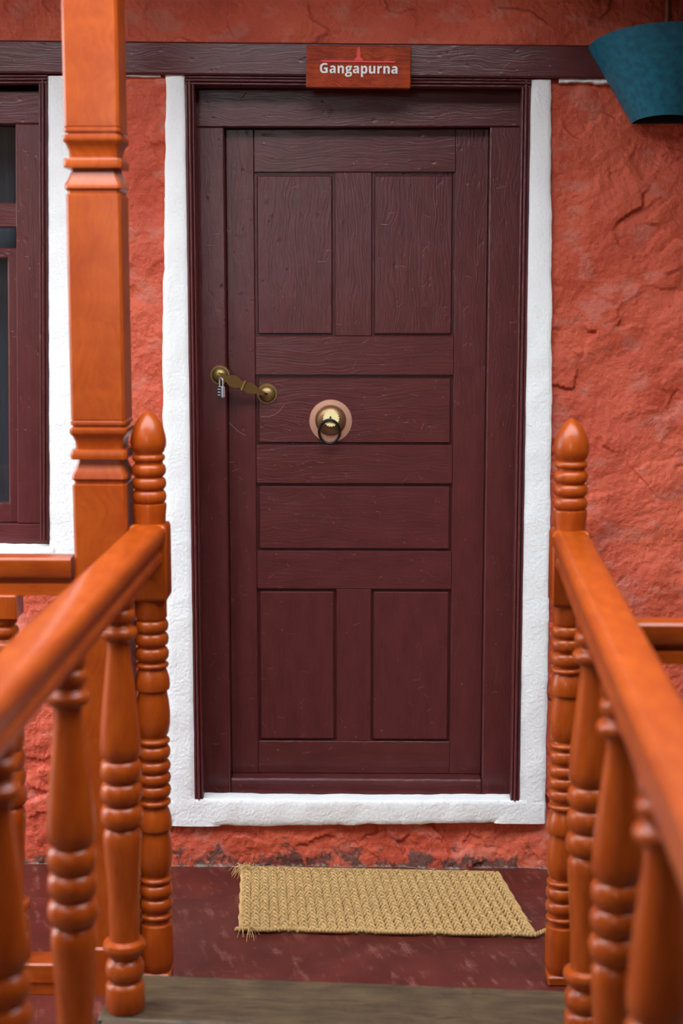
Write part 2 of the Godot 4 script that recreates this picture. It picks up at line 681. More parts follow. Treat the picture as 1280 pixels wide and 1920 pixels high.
	board(g, Vector3(0, -0.75, 10.0), Vector3(40.0, 0.3, 24.0), 0.001, 0)
	put("ground", g.mesh(), M.cement, self).set_meta("kind", "structure")
	# eave over the veranda: boards on joists
	var ceil := structure("ceiling")
	for k in 7:
		box("ceiling_board", Vector3(0, 2.96, 0.06 + k * 0.15), Vector3(6.4, 0.03, 0.146), M.board, ceil, 0.003, 0)
	for k in 9:
		box("joist", Vector3(-3.0 + k * 0.75, 2.89, 0.525), Vector3(0.09, 0.11, 1.07), M.board, ceil, 0.005, 2)
	# underside of the upper balcony over the wall lamp
	g = Geo.new()
	board(g, Vector3(1.85, 2.70, 0.62), Vector3(2.7, 0.12, 1.2), 0.01, 0)
	put("ceiling_balcony", g.mesh(), M.board, self).set_meta("kind", "structure")
	# the house across the bridge, whose covered landing the walkway starts from, and the wing beside it
	g = Geo.new()
	board(g, Vector3(1.45, 1.35, 6.7), Vector3(4.1, 4.0, 0.3), 0.01)
	board(g, Vector3(-1.0, 0.6, 6.7), Vector3(0.8, 2.4, 0.3), 0.01)
	board(g, Vector3(-2.45, 1.35, 6.7), Vector3(2.1, 4.0, 0.3), 0.01)
	board(g, Vector3(0.5, 0.06, 5.9), Vector3(5.6, 0.16, 1.5), 0.01)
	put("wall_front", g.mesh(), M.house, self).set_meta("kind", "structure")
	g = Geo.new()
	board(g, Vector3(0.5, 3.2, 4.75), Vector3(5.6, 0.1, 4.0), 0.01, 0)
	put("ceiling_landing", g.mesh(), M.board, self).set_meta("kind", "structure")
	g = Geo.new()
	board(g, Vector3(3.35, 2.0, 3.3), Vector3(0.3, 5.4, 7.2), 0.01)
	put("wall_right", g.mesh(), M.house, self).set_meta("kind", "structure")
	g = Geo.new()
	board(g, Vector3(-3.6, 1.6, 4.2), Vector3(0.3, 4.5, 5.4), 0.01)
	put("wall_left", g.mesh(), M.house, self).set_meta("kind", "structure")
	# painted beam above door and window
	g = Geo.new()
	board(g, Vector3.ZERO, Vector3(6.2, 0.092, 0.12), 0.005, 0)
	var beam := put("lintel_beam", g.mesh(), M.paint, self, turned(Vector3(-0.19, 2.4285, -0.03), Vector3(0, 0, -0.62)))
	beam.set_meta("kind", "structure")
	beam.set_meta("label", "long maroon painted lintel beam across the wall behind the sign")
	beam.set_meta("category", "beam")

# ============================================================ door
func span(called: String, x0: float, x1: float, y0: float, y1: float, zf: float, thick: float, grain: int, parent: Node, bevel := 0.003) -> MeshInstance3D:
	return box(called, Vector3((x0 + x1) / 2, (y0 + y1) / 2, zf - thick / 2), Vector3(x1 - x0, y1 - y0, thick), M.paint, parent, bevel, grain)

# three-reeded casing strip, width along x, laid upright or flat
func reeds(width: float) -> Array:
	var o := [Vector2(0, -0.03)]
	var k := [[0.0, 0.34, 0.014], [0.37, 0.66, 0.019], [0.69, 1.0, 0.013]]
	for s in k:
		for i in 6:
			var a := PI * i / 5.0
			o.append(Vector2(width * lerpf(s[0], s[1], 0.5 - 0.5 * cos(a)), s[2] - 0.004 + 0.005 * sin(a)))
	o.append(Vector2(width, -0.03))
	return o

func casing(parent: Node, x0: float, x1: float, y0: float, y1: float, w: float, tilt := 0.0, top_tilt := 0.0):
	# upright strips: outline x runs from the outer to the inner edge, extruded upwards
	for s in [-1, 1]:
		var g := Geo.new()
		var base := Transform3D(Basis(Vector3(-s, 0, 0), Vector3(0, 0, 1), Vector3(0, 1, 0)), Vector3.ZERO)
		extrude(g, reeds(w), y1 - y0 - w * 0.55, base)
		var at := Vector3(x0 if s < 0 else x1, y0, 0.0)
		put("casing_strip", g.mesh(), M.paint, parent, Transform3D(Basis(Vector3(0, 0, 1), tilt), at))
	var g2 := Geo.new()
	extrude(g2, reeds(w), x1 - x0, Transform3D(Basis(Vector3(0, -1, 0), Vector3(0, 0, 1), Vector3(1, 0, 0)), Vector3.ZERO))
	put("casing_strip", g2.mesh(), M.paint, parent, Transform3D(Basis(Vector3(0, 0, 1), top_tilt), Vector3(x0, y1, 0.002)))

func door():
	var d := structure("door_1", "maroon panelled wooden door with brass hasp and ring knocker", "door")
	# frame
	span("jamb", -0.515, -0.4293, 0.201, 2.2495, -0.088, 0.14, 1, d)
	span("jamb", 0.3586, 0.452, 0.201, 2.2495, -0.090, 0.14, 1, d)
	span("head", -0.515, 0.452, 2.25, 2.36, -0.086, 0.14, 0, d)
	span("sill", -0.4293, 0.3586, 0.201, 0.2558, -0.089, 0.14, 0, d, 0.005)
	casing(d, -0.531, 0.466, 0.223, 2.3865, 0.027, 0.0, -0.0108)
	# leaf: backing board seen in the grooves, with stiles, rails and panels in front
	var leaf := span("door_leaf", -0.4288, 0.358, 0.2565, 2.249, -0.162, 0.03, 1, d)
	var zf := -0.146
	var th := 0.018
	span("stile", -0.4288, -0.345, 0.2565, 2.249, zf, th, 1, leaf, 0.002)
	span("stile", 0.2605, 0.358, 0.2565, 2.249, zf, th, 1, leaf, 0.002)
	for r in [[2.1228, 2.249], [1.5148, 1.6332], [1.181, 1.3003], [0.8502, 0.9695], [0.2565, 0.3611]]:
		span("rail", -0.3444, 0.26, r[0], r[1], zf - 0.0006, th, 0, leaf, 0.002)
	span("mullion", -0.1017, 0.0096, 1.6337, 2.1223, zf - 0.001, th, 1, leaf, 0.002)
	span("mullion", -0.0976, 0.0106, 0.3616, 0.8497, zf - 0.001, th, 1, leaf, 0.002)
	for p in [[-0.3444, -0.1017, 1.6332, 2.1228, 1], [0.0096, 0.26, 1.6332, 2.1228, 1], [-0.3444, 0.26, 1.3003, 1.5148, 0], [-0.3444, 0.26, 0.9695, 1.181, 0], [-0.3444, -0.0976, 0.3611, 0.8502, 1], [0.0106, 0.26, 0.3611, 0.8502, 1]]:
		span("panel", p[0] + 0.0075, p[1] - 0.0075, p[2] + 0.006, p[3] - 0.0095, zf - 0.003, 0.014, p[4], leaf, 0.0035)
	# ring knocker
	var kn := Node3D.new()
	kn.name = "door_knocker"
	kn.position = Vector3(-0.1148, 1.3742, zf - 0.003)
	kn.set_meta("label", "round copper plate with bronze dome and iron ring")
	d.add_child(kn)
	var fwd := Basis(Vector3(1, 0, 0), PI / 2)     # lathe axis y becomes z
	var g := Geo.new()
	lathe(g, [Vector2(0.0661, 0.0), Vector2(0.0661, 0.0025), Vector2(0.065, 0.0038), Vector2(0.05, 0.005), Vector2(0.0, 0.006)], 48, Transform3D(fwd, Vector3.ZERO))
	put("plate", g.mesh(), M.copper, kn)
	g = Geo.new()
	var dome := [Vector2(0.0478, 0.003), Vector2(0.0478, 0.007)]
	for i in range(1, 11):
		var a := PI / 2 * i / 10.0
		dome.append(Vector2(0.0468 * cos(a), 0.007 + 0.024 * sin(a)))
	lathe(g, dome, 40, Transform3D(fwd, Vector3(0, 0.003, 0)))
	put("dome", g.mesh(), M.bronze, kn)
	g = Geo.new()
	extrude(g, gear(0.022, 0.0255, 20), 0.004, Transform3D(Basis(Vector3(1, 0, 0), -0.22), Vector3(0.002, 0.009, 0.0282)))
	put("rosette", g.mesh(), M.pale_brass, kn)
	g = Geo.new()
	var st := []
	for i in 9:
		var a := PI * i / 8.0
		st.append(Vector3(0, 0.009 - 0.006 * cos(a), 0.03 + 0.009 * sin(a)))
	tube(g, st, 0.0026, 8)
	put("staple", g.mesh(), M.iron, kn)
	g = Geo.new()
	var rg := []
	for i in 40:
		var a := TAU * i / 40.0
		rg.append(Vector3(0.0315 * sin(a) - 0.003, 0.007 - 0.0365 + 0.0365 * cos(a), 0.037 + 0.004 * cos(a)))
	tube(g, rg, 0.0042, 10, true)
	put("ring", g.mesh(), M.iron, kn)
	# pale scratches the swinging hasp has left on the paint
	for a in [[Vector2(-0.318, 1.452), 0.066, -1.75, -0.45], [Vector2(-0.30, 1.475), 0.165, -2.45, -2.05], [Vector2(-0.20, 1.33), 0.05, -1.9, -0.7]]:
		g = Geo.new()
		var arc := []
		for i in 13:
			var q := lerpf(a[2], a[3], i / 12.0)
			arc.append(Vector3(a[0].x + a[1] * cos(q), a[0].y + a[1] * sin(q), zf - 0.0031 if a[0].x + a[1] * cos(q) > -0.339 else zf - 0.0001))
		tube(g, arc, 0.0006, 5)
		put("scratch", g.mesh(), M.scratch, leaf)
	# hasp: two serrated bosses and a hinged brass strap between them
	var hs := Node3D.new()
	hs.name = "hasp"
	hs.set_meta("label", "brass hasp strap between two domed serrated bosses")
	d.add_child(hs)
	var spots := [Vector3(-0.4474, 1.5183, -0.088), Vector3(-0.309, 1.458, zf)]
	for i in 2:
		var r0: float = [0.0265, 0.0285][i]
		g = Geo.new()
		extrude(g, gear(r0, r0 + 0.0035, 26), 0.003, Transform3D(Basis.IDENTITY, spots[i]))
		put("serrated_plate", g.mesh(), M.brass, hs)
		g = Geo.new()
		var dm := [Vector2(r0 * 0.95, 0.0)]
		for k in range(1, 9):
			var a := PI / 2 * k / 8.0
			dm.append(Vector2(r0 * 0.9 * cos(a), 0.003 + 0.017 * sin(a)))
		lathe(g, dm, 28, Transform3D(fwd, spots[i] + Vector3(0, 0, 0.002)))
		put("boss", g.mesh(), M.brass, hs)
		g = Geo.new()
		var loop := []
		for k in 14:
			var a := TAU * k / 14.0
			loop.append(spots[i] + (Vector3(0.0, 0.007 * cos(a), 0.026 + 0.009 * sin(a)) if i == 0 else Vector3(-0.007 + 0.008 * cos(a), 0.002, 0.024 + 0.009 * sin(a))))
		tube(g, loop, 0.0024, 8, true)
		put("staple", g.mesh(), M.iron if i == 1 else M.brass, hs)
	var a0 := Vector3(-0.4474, 1.5183, -0.054)
	var a1 := Vector3(-0.3165, 1.460, -0.116)
	var along := (a1 - a0).normalized()
	var side := Vector3(0, 0, 1).cross(along).normalized()
	var face := along.cross(side).normalized()
	var len := (a1 - a0).length()
	var half := len * 0.535
	var w1 := [[0.0, 0.006], [0.004, 0.0105], [0.018, 0.0105], [0.026, 0.0085], [0.034, 0.0145], [0.048, 0.0185], [0.062, 0.0165], [0.072, 0.0115], [half - 0.004, 0.0105]]
	var w2 := [[half + 0.004, 0.0115], [half + 0.014, 0.0155], [half + 0.026, 0.0165], [half + 0.038, 0.0135], [half + 0.048, 0.0085], [len + 0.002, 0.006], [len + 0.006, 0.002]]
	for w in [w1, w2]:
		g = Geo.new()
		extrude(g, leaf_outline(w), 0.003, Transform3D(Basis(along, side, face), a0))
		put("strap_plate", g.mesh(), M.brass, hs)
	g = Geo.new()
	for s in [-1.0, 0.0, 1.0]:
		var c: Vector3 = a0 + along * half + side * (s * 0.0105) + face * 0.002
		tube(g, [c - side * 0.005, c - side * 0.0045, c + side * 0.0045, c + side * 0.005], 0.0046, 10)
	put("hinge_pin", g.mesh(), M.brass, hs)
	padlock(Vector3(-0.4405, 1.508, -0.046))

func gear(r0: float, r1: float, n: int) -> Array:
	var o := []
	for i in n:
		for k in [[0.0, r0], [0.25, r1], [0.5, r1], [0.75, r0]]:
			var a: float = TAU * (i + k[0]) / n
			o.append(Vector2(cos(a), sin(a)) * k[1])
	return o

func leaf_outline(w: Array) -> Array:
	var o := []
	for p in w:
		o.append(Vector2(p[0], -p[1]))
	for i in range(w.size() - 1, -1, -1):
		o.append(Vector2(w[i][0], w[i][1]))
	return o

func padlock(at: Vector3):
	var t := thing("padlock", "small steel padlock with dark label hanging from the brass hasp", "padlock", at)
	var turn := Transform3D(Basis(Vector3.UP, -0.75), Vector3.ZERO)
	var g := Geo.new()
	board(g, Vector3(0, -0.0385, 0), Vector3(0.0225, 0.034, 0.0145), 0.0025, 1, turn)
	put("body", g.mesh(), M.steel, t)
	g = Geo.new()
	var sh := []
	for i in 13:
		var a := PI * i / 12.0
		sh.append(turn * Vector3(-0.0072 * cos(a), -0.004 + 0.0072 * sin(a), 0))
	sh.push_front(turn * Vector3(-0.0072, -0.024, 0))
	sh.append(turn * Vector3(0.0072, -0.024, 0))
	tube(g, sh, 0.0023, 10)
	put("shackle", g.mesh(), M.steel, t)
	g = Geo.new()
	board(g, Vector3(0, -0.0385, 0.0074), Vector3(0.0185, 0.031, 0.0008), 0.0002, 1, turn)
	var lb := put("label_plate", g.mesh(), M.label, t)
	for k in 3:
		g = Geo.new()
		board(g, Vector3(-0.001, -0.030 - k * 0.0085, 0.0081), Vector3(0.0125, 0.0022, 0.0006), 0.0001, 0, turn)
		put("printed_line", g.mesh(), M.letter, lb)

# ============================================================ window
func window():
	var w := structure("window_1", "maroon wooden window with glazed sash and white surround beside the door", "window")
	var tilt := -0.0235
	casing(w, -2.05, -0.9275, 1.028, 2.390, 0.027, 0.0, 0.0)
	for c in w.get_children():
		if c.position.x > -1.0 and c.position.y < 1.5:
			c.transform = Transform3D(Basis(Vector3(0, 0, 1), tilt), Vector3(-0.9590, 1.028, 0))
	var z := -0.04
	span("head", -2.02, -0.945, 2.2555, 2.35, z, 0.12, 0, w)
	span("frame_sill", -2.02, -0.965, 1.003, 1.069, z + 0.002, 0.12, 0, w)
	span("transom", -1.94, -1.035, 1.957, 2.028, z - 0.004, 0.08, 0, w)
	# uprights lean a little with the wall
	var up := Transform3D(Basis(Vector3(0, 0, 1), tilt), Vector3(-1.0065, 1.6623, z - 0.06))
	put("stile", _board_mesh(Vector3(0.087, 1.186, 0.12), 1), M.paint, w, up)
	span("stile", -2.02, -1.93, 1.069, 2.2555, z, 0.12, 1, w)
	span("mullion", -1.53, -1.45, 1.069, 2.2555, z - 0.003, 0.1, 1, w)
	# upper panes and lower sashes
	for p in [[-1.93, -1.53, 0.0], [-1.45, -1.047, tilt]]:
		put("upper_pane", _board_mesh(Vector3(p[1] - p[0] + 0.02, 0.23, 0.004), 1, 0.0005), M.glass, w, turned(Vector3((p[0] + p[1]) / 2, 2.142, z - 0.055)))
		var sash := put("sash", _board_mesh(Vector3(p[1] - p[0], 0.03, 0.04), 0), M.paint, w, turned(Vector3((p[0] + p[1]) / 2, 1.882, z - 0.045)))
		for s in [-1, 1]:
			var x: float = p[0] + 0.02 if s < 0 else p[1] - 0.005 - 0.012
			var xf := Transform3D(Basis(Vector3(0, 0, 1), tilt if s > 0 and p[2] != 0.0 else 0.0), Vector3(x - (p[0] + p[1]) / 2 - (0.004 if s > 0 else 0.0), -0.409, 0.002))
			put("sash_stile", _board_mesh(Vector3(0.036, 0.812, 0.04), 1, 0.006), M.paint, sash, xf)
		put("sash_rail", _board_mesh(Vector3(p[1] - p[0], 0.06, 0.04), 0), M.paint, sash, turned(Vector3(-0.004, -0.783, 0.001)))
		put("pane", _board_mesh(Vector3(p[1] - p[0] - 0.04, 0.76, 0.004), 1, 0.0005), M.glass, sash, turned(Vector3(-0.006, -0.40, -0.006)))
	# curtain hanging inside
	var g := Geo.new()
	var n := 80
	for i in n:
		var x0 := -1.98 + 1.0 * i / n
		var x1 := -1.98 + 1.0 * (i + 1) / n
		var z0 := 0.02 * sin(i * 0.75) + 0.008 * sin(i * 0.31)
		var z1 := 0.02 * sin((i + 1) * 0.75) + 0.008 * sin((i + 1) * 0.31)
		var nn := Vector3(-(z1 - z0), 0, x1 - x0).normalized()
		g.quad(Vector3(x0, 0.95, z0 - 0.32), Vector3(x1, 0.95, z1 - 0.32), Vector3(x1, 2.34, z1 - 0.32), Vector3(x0, 2.34, z0 - 0.32), nn, Vector2(x0, 0), Vector2(x1, 0), Vector2(x1, 1), Vector2(x0, 1))
		g.quad(Vector3(x0, 0.95, z0 - 0.322), Vector3(x1, 0.95, z1 - 0.322), Vector3(x1, 2.34, z1 - 0.322), Vector3(x0, 2.34, z0 - 0.322), -nn, Vector2(x0, 0), Vector2(x1, 0), Vector2(x1, 1), Vector2(x0, 1))
	var cu := put("curtain", g.mesh(), M.cloth, self)
	cu.set_meta("label", "blue-grey folded curtain hanging behind the window panes")
	cu.set_meta("category", "curtain")

func _board_mesh(size: Vector3, grain: int, bevel := 0.003) -> ArrayMesh:
	var g := Geo.new()
	board(g, Vector3.ZERO, size, bevel, grain)
	return g.mesh()

# ============================================================ white bands
# a hand-painted band between two wavering edges, slightly proud of the wall
func band(g: Geo, a: Array, b: Array, steps: int, seed_: int, wob_a: float, wob_b: float):
	var f := noise(seed_, 9.0, 5)
	var rows := []
	for i in steps + 1:
		var t := i / float(steps) * (a.size() - 1)
		var k := mini(int(t), a.size() - 2)
		var pa: Vector2 = a[k].lerp(a[k + 1], t - k)
		var pb: Vector2 = b[k].lerp(b[k + 1], t - k)
		var d := (pb - pa).normalized()
		pa += d * f.get_noise_2d(pa.y + pa.x, 0.0) * wob_a
		pb += d * f.get_noise_2d(pb.y + pb.x, 9.0) * wob_b
		var row := []
		for q in [[-0.02, -0.045], [0.0, 0.0], [0.04, 0.005], [0.2, 0.0075], [0.4, 0.008], [0.6, 0.008], [0.8, 0.0078], [0.96, 0.006], [1.0, 0.0], [1.02, -0.045]]:
			var p := pa.lerp(pb, q[0])
			var bump: float = (f.get_noise_2d(p.x * 0.7, p.y * 0.7 + 3.0) * 0.004 + 0.004) if q[1] > -0.01 else 0.0
			row.append(Vector3(p.x, p.y, 0.004 + q[1] + bump))
		rows.append(row)
	for i in steps:
		for j in 9:
			var p: Vector3 = rows[i][j]
			var q: Vector3 = rows[i][j + 1]
			var r: Vector3 = rows[i + 1][j + 1]
			var s: Vector3 = rows[i + 1][j]
			var ns := []
			for e in [[i, j], [i, j + 1], [i + 1, j + 1], [i + 1, j]]:
				var du: Vector3 = rows[e[0]][mini(e[1] + 1, 9)] - rows[e[0]][maxi(e[1] - 1, 0)]
				var dv: Vector3 = rows[mini(e[0] + 1, steps)][e[1]] - rows[maxi(e[0] - 1, 0)][e[1]]
				var nn := du.cross(dv).normalized()
				ns.append(nn if nn.z > 0 else -nn)
			g.tri(p, q, r, ns[0], ns[1], ns[2], Vector2.ZERO, Vector2.RIGHT, Vector2.ONE)
			g.tri(p, r, s, ns[0], ns[2], ns[3], Vector2.ZERO, Vector2.ONE, Vector2.DOWN)

func trims():
	var g := Geo.new()
	band(g, [Vector2(-0.586, 2.388), Vector2(-0.596, 1.995), Vector2(-0.609, 1.53), Vector2(-0.614, 1.05), Vector2(-0.613, 0.555), Vector2(-0.620, 0.222), Vector2(-0.621, 0.198), Vector2(-0.622, 0.136)],
		[Vector2(-0.531, 2.388), Vector2(-0.530, 1.995), Vector2(-0.529, 1.53), Vector2(-0.529, 1.05), Vector2(-0.528, 0.555), Vector2(-0.528, 0.222), Vector2(-0.45, 0.198), Vector2(-0.45, 0.136)], 280, 201, 0.005, 0.002)
	band(g, [Vector2(0.465, 2.372), Vector2(0.465, 1.995), Vector2(0.465, 1.53), Vector2(0.465, 1.05), Vector2(0.465, 0.555), Vector2(0.465, 0.224), Vector2(0.39, 0.2), Vector2(0.39, 0.150)],
		[Vector2(0.524, 2.372), Vector2(0.532, 1.995), Vector2(0.5426, 1.53), Vector2(0.5467, 1.05), Vector2(0.546, 0.555), Vector2(0.547, 0.224), Vector2(0.547, 0.2), Vector2(0.547, 0.150)], 280, 202, 0.002, 0.004)
	band(g, [Vector2(-0.616, 0.136), Vector2(-0.2, 0.138), Vector2(0.2, 0.146), Vector2(0.543, 0.151)],
		[Vector2(-0.616, 0.224), Vector2(-0.2, 0.221), Vector2(0.2, 0.222), Vector2(0.543, 0.226)], 160, 203, 0.006, 0.003)
	# whitewash smeared along the foot of the beam
	band(g, [Vector2(0.545, 2.361), Vector2(0.60, 2.362), Vector2(0.70, 2.362)], [Vector2(0.545, 2.374), Vector2(0.60, 2.376), Vector2(0.70, 2.374)], 60, 207, 0.010, 0.004)
	band(g, [Vector2(-0.70, 2.381), Vector2(-0.65, 2.382), Vector2(-0.60, 2.382)], [Vector2(-0.70, 2.389), Vector2(-0.65, 2.389), Vector2(-0.60, 2.388)], 40, 208, 0.006, 0.003)
	var o := put("trim_1", g.mesh(), M.white, self)
	o.set_meta("kind", "structure")
	# flat inner ledge of the white sill, running back under the frame
	var g3 := Geo.new()
	board(g3, Vector3(-0.031, 0.182, -0.055), Vector3(0.962, 0.036, 0.13), 0.004, 0)
	put("ledge", g3.mesh(), M.white, o)
	var g2 := Geo.new()
	band(g2, [Vector2(-0.928, 2.385), Vector2(-0.944, 1.7), Vector2(-0.960, 0.94)],
		[Vector2(-0.835, 2.385), Vector2(-0.835, 1.7), Vector2(-0.84, 0.94)], 200, 204, 0.002, 0.008)
	band(g2, [Vector2(-2.1, 0.94), Vector2(-1.5, 0.943), Vector2(-0.945, 0.945)],
		[Vector2(-2.1, 1.012), Vector2(-1.5, 1.010), Vector2(-0.945, 1.006)], 120, 205, 0.006, 0.003)
	band(g2, [Vector2(-2.14, 2.385), Vector2(-2.14, 1.7), Vector2(-2.14, 0.94)],
		[Vector2(-2.05, 2.385), Vector2(-2.05, 1.7), Vector2(-2.05, 0.94)], 120, 206, 0.008, 0.002)
	put("trim_2", g2.mesh(), M.white, self).set_meta("kind", "structure")

# ============================================================ sign
func sign_board():
	var t := thing("name_sign", "small reddish wooden name sign with white letters above the door", "sign", Vector3(-0.0297, 2.4025, 0.03))
	t.rotation.z = -0.012
	var g := Geo.new()
	board(g, Vector3(0, 0, 0.016), Vector3(0.298, 0.117, 0.032), 0.0025, 0)
	put("plaque", g.mesh(), M.sign, t)
	var tm := TextMesh.new()
	tm.text = "Gangapurna"
	var sf := SystemFont.new()
	sf.font_names = PackedStringArray(["Droid Sans"])
	sf.font_weight = 700
	tm.font = sf
	tm.font_size = 40
	tm.pixel_size = 0.001
	tm.depth = 0.004
	tm.curve_step = 1.0
	var w := tm.get_aabb().size.x
	tm.pixel_size = 0.001 * 0.2205 / maxf(w, 0.001)
	var c := tm.get_aabb().get_center()
	put("lettering", tm, M.letter, t, turned(Vector3(0.0005 - c.x, -0.0095 - c.y, 0.034)))
	g = Geo.new()
	extrude(g, [Vector2(-0.1105, 0.0175), Vector2(-0.104, 0.0115), Vector2(0.1, 0.0115), Vector2(0.107, 0.0165), Vector2(0.0125, 0.0165), Vector2(0.0115, 0.0215), Vector2(0.006, 0.025), Vector2(0.0045, 0.03), Vector2(0.006, 0.036), Vector2(0.0045, 0.044), Vector2(0.0025, 0.049), Vector2(0.0012, 0.0555), Vector2(-0.0012, 0.0555), Vector2(-0.0025, 0.049), Vector2(-0.0045, 0.044), Vector2(-0.006, 0.036), Vector2(-0.0045, 0.03), Vector2(-0.006, 0.025), Vector2(-0.0115, 0.0215), Vector2(-0.0125, 0.0172)], 0.004, turned(Vector3(0, 0, 0.0318)))
	put("ornament", g.mesh(), M.red, t)

# ============================================================ doormat
func doormat():
	var t := thing("doormat", "braided coir doormat with frayed corners on the red floor", "doormat", Vector3(0, 0, 0))
	var bl := Vector3(-0.352, 0, 0.505)
	var br := Vector3(0.462, 0, 0.530)
	var tl := Vector3(-0.382, 0, 0.036)
	var tr := Vector3(0.398, 0, 0.068)
	# thin woven ground
	var g := Geo.new()
	var q := [bl, br, tr, tl]
	g.quad(bl + Vector3(0, 0.008, 0), br + Vector3(0, 0.008, 0), tr + Vector3(0, 0.008, 0), tl + Vector3(0, 0.008, 0), Vector3.UP, Vector2(0, 0), Vector2(0.8, 0), Vector2(0.8, 0.5), Vector2(0, 0.5))
	for i in 4:
		var a: Vector3 = q[i]
		var b: Vector3 = q[(i + 1) % 4]
		var nn := (b - a).cross(Vector3.UP).normalized()
		if nn.dot(a - (bl + tr) / 2.0) < 0:
			nn = -nn
		g.quad(a, b, b + Vector3(0, 0.008, 0), a + Vector3(0, 0.008, 0), nn, Vector2(0, 0), Vector2(0.5, 0), Vector2(0.5, 0.01), Vector2(0, 0.01))
	put("ground_weave", g.mesh(), std(Color8(96, 66, 36), 0.9), t)
	# plaits: chevron stitches along z, four variants
	var n := 30
	var meshes := []
	for v in 4:
		meshes.append(plait(0.47, 0.0235, 18))
	for i in n:
		var f := (i + 0.5) / n
		var a := tl.lerp(tr, f)
		var b := bl.lerp(br, f)
		var dir := b - a
		var xf := Transform3D(Basis(Vector3.UP, atan2(dir.x, dir.z)), a + Vector3(0, 0.011, 0))
		xf = xf * Transform3D(Basis.from_scale(Vector3(1, 1, dir.length() / 0.47)), Vector3.ZERO)
		put("plait", meshes[i % 4], M.coir, t, xf)
	# bound front and back edges, the front one ending in a loose tail
	var ed := [bl + Vector3(-0.008, 0.012, 0.004)]
	for i in range(1, 30):
		ed.append(bl.lerp(br, i / 29.0) + Vector3(0, 0.012 + 0.001 * sin(i * 1.7), 0.004 * sin(i * 0.9)))
	ed.append(br + Vector3(0.016, 0.012, -0.008))
	ed.append(br + Vector3(0.034, 0.013, -0.024))
	ed.append(br + Vector3(0.050, 0.014, -0.036))
	put("edge_cord", rope(ed, 0.0085), M.coir, t)
	var bk := []
	for i in 24:
		bk.append(tl.lerp(tr, i / 23.0) + Vector3(0, 0.011, -0.002))
	put("edge_cord", rope(bk, 0.007), M.coir, t)
	for s in [[tl, bl], [tr, br]]:
		var sd := []
		for i in 18:
			sd.append(s[0].lerp(s[1], i / 17.0) + Vector3(0.002 * sin(i * 2.1), 0.011, 0))
		put("edge_cord", rope(sd, 0.0075), M.coir, t)
	# loose fibres: two frayed tufts and stray hairs
	var fg := Geo.new()
	for c in [[tl + Vector3(0.012, 0.016, 0.02), 22, PI * 0.9], [bl + Vector3(0.01, 0.012, 0.0), 24, -PI * 0.3]]:
		for k in c[1]:
			var ang: float = c[2] + rng.randf_range(-1.6, 1.6)
			var l := rng.randf_range(0.02, 0.055)
			var p0: Vector3 = c[0] + Vector3(rng.randf_range(-0.015, 0.02), 0, rng.randf_range(-0.015, 0.015))
			var dv := Vector3(cos(ang), 0, sin(ang) * -1.0)
			var hgt := rng.randf_range(0.004, 0.018)
			tube(fg, [p0, p0 + dv * l * 0.35 + Vector3(0, hgt, 0), p0 + dv * l * 0.7 + Vector3(0, hgt * 0.5, 0), Vector3(0, 0.002, 0) + (p0 + dv * l) * Vector3(1, 0, 1)], 0.0011, 4, false, 0.0005)
	for k in 420:
		var f1 := rng.randf()
		var f2 := rng.randf()
		var p0 := tl.lerp(tr, f1).lerp(bl.lerp(br, f1), f2) + Vector3(0, 0.018, 0)
		var ang := rng.randf() * TAU
		var l := rng.randf_range(0.008, 0.022)
		var dv := Vector3(cos(ang), 0, sin(ang))
		tube(fg, [p0, p0 + dv * l * 0.5 + Vector3(0, 0.003, 0), p0 + dv * l + Vector3(0, -0.001, 0)], 0.0007, 3)
	put("loose_fibres", fg.mesh(), M.fibre, t).set_meta("kind", "stuff")

# one plait: two rows of slanting stitches that meet in a chevron
func plait(length: float, width: float, stitches: int) -> ArrayMesh:
	var g := Geo.new()
	var step := length / stitches
	for i in stitches:
		for s in [-1.0, 1.0]:
			var c := Vector3(s * 0.0050, rng.randf_range(-0.001, 0.0012), (i + 0.5 + (0.25 if s > 0 else -0.25)) * step)
			var yaw: float = s * (0.62 + rng.randf_range(-0.12, 0.12))
			var b := Basis(Vector3.UP, yaw) * Basis(Vector3.RIGHT, 0.18)
			blob(g, Transform3D(b, c), Vector3(0.0052, 0.0088, step * 0.62) * rng.randf_range(0.92, 1.08))
	return g.mesh()

func blob(g: Geo, xf: Transform3D, r: Vector3):
	var seg := 6
	var rows := 4
	for i in rows:
		var a0 := PI * i / rows
		var a1 := PI * (i + 1) / rows
		for j in seg:
			var b0 := TAU * j / seg
			var b1 := TAU * (j + 1) / seg
			var d := []
			for e in [[a0, b0], [a0, b1], [a1, b1], [a1, b0]]:
				d.append(Vector3(sin(e[0]) * cos(e[1]), sin(e[0]) * sin(e[1]), cos(e[0])))
			var p := []
			var nn := []
			for e in d:
				p.append(xf * (e * r))
				nn.append((xf.basis * (e / r)).normalized())
			var t0 := Vector2(b0 * 0.006, a0 * 0.006) + Vector2(xf.origin.x, xf.origin.z)
			var t1 := Vector2(b1 * 0.006, a1 * 0.006) + Vector2(xf.origin.x, xf.origin.z)
			g.tri(p[0], p[1], p[2], nn[0], nn[1], nn[2], t0, Vector2(t1.x, t0.y), t1)
			g.tri(p[0], p[2], p[3], nn[0], nn[2], nn[3], t0, t1, Vector2(t0.x, t1.y))

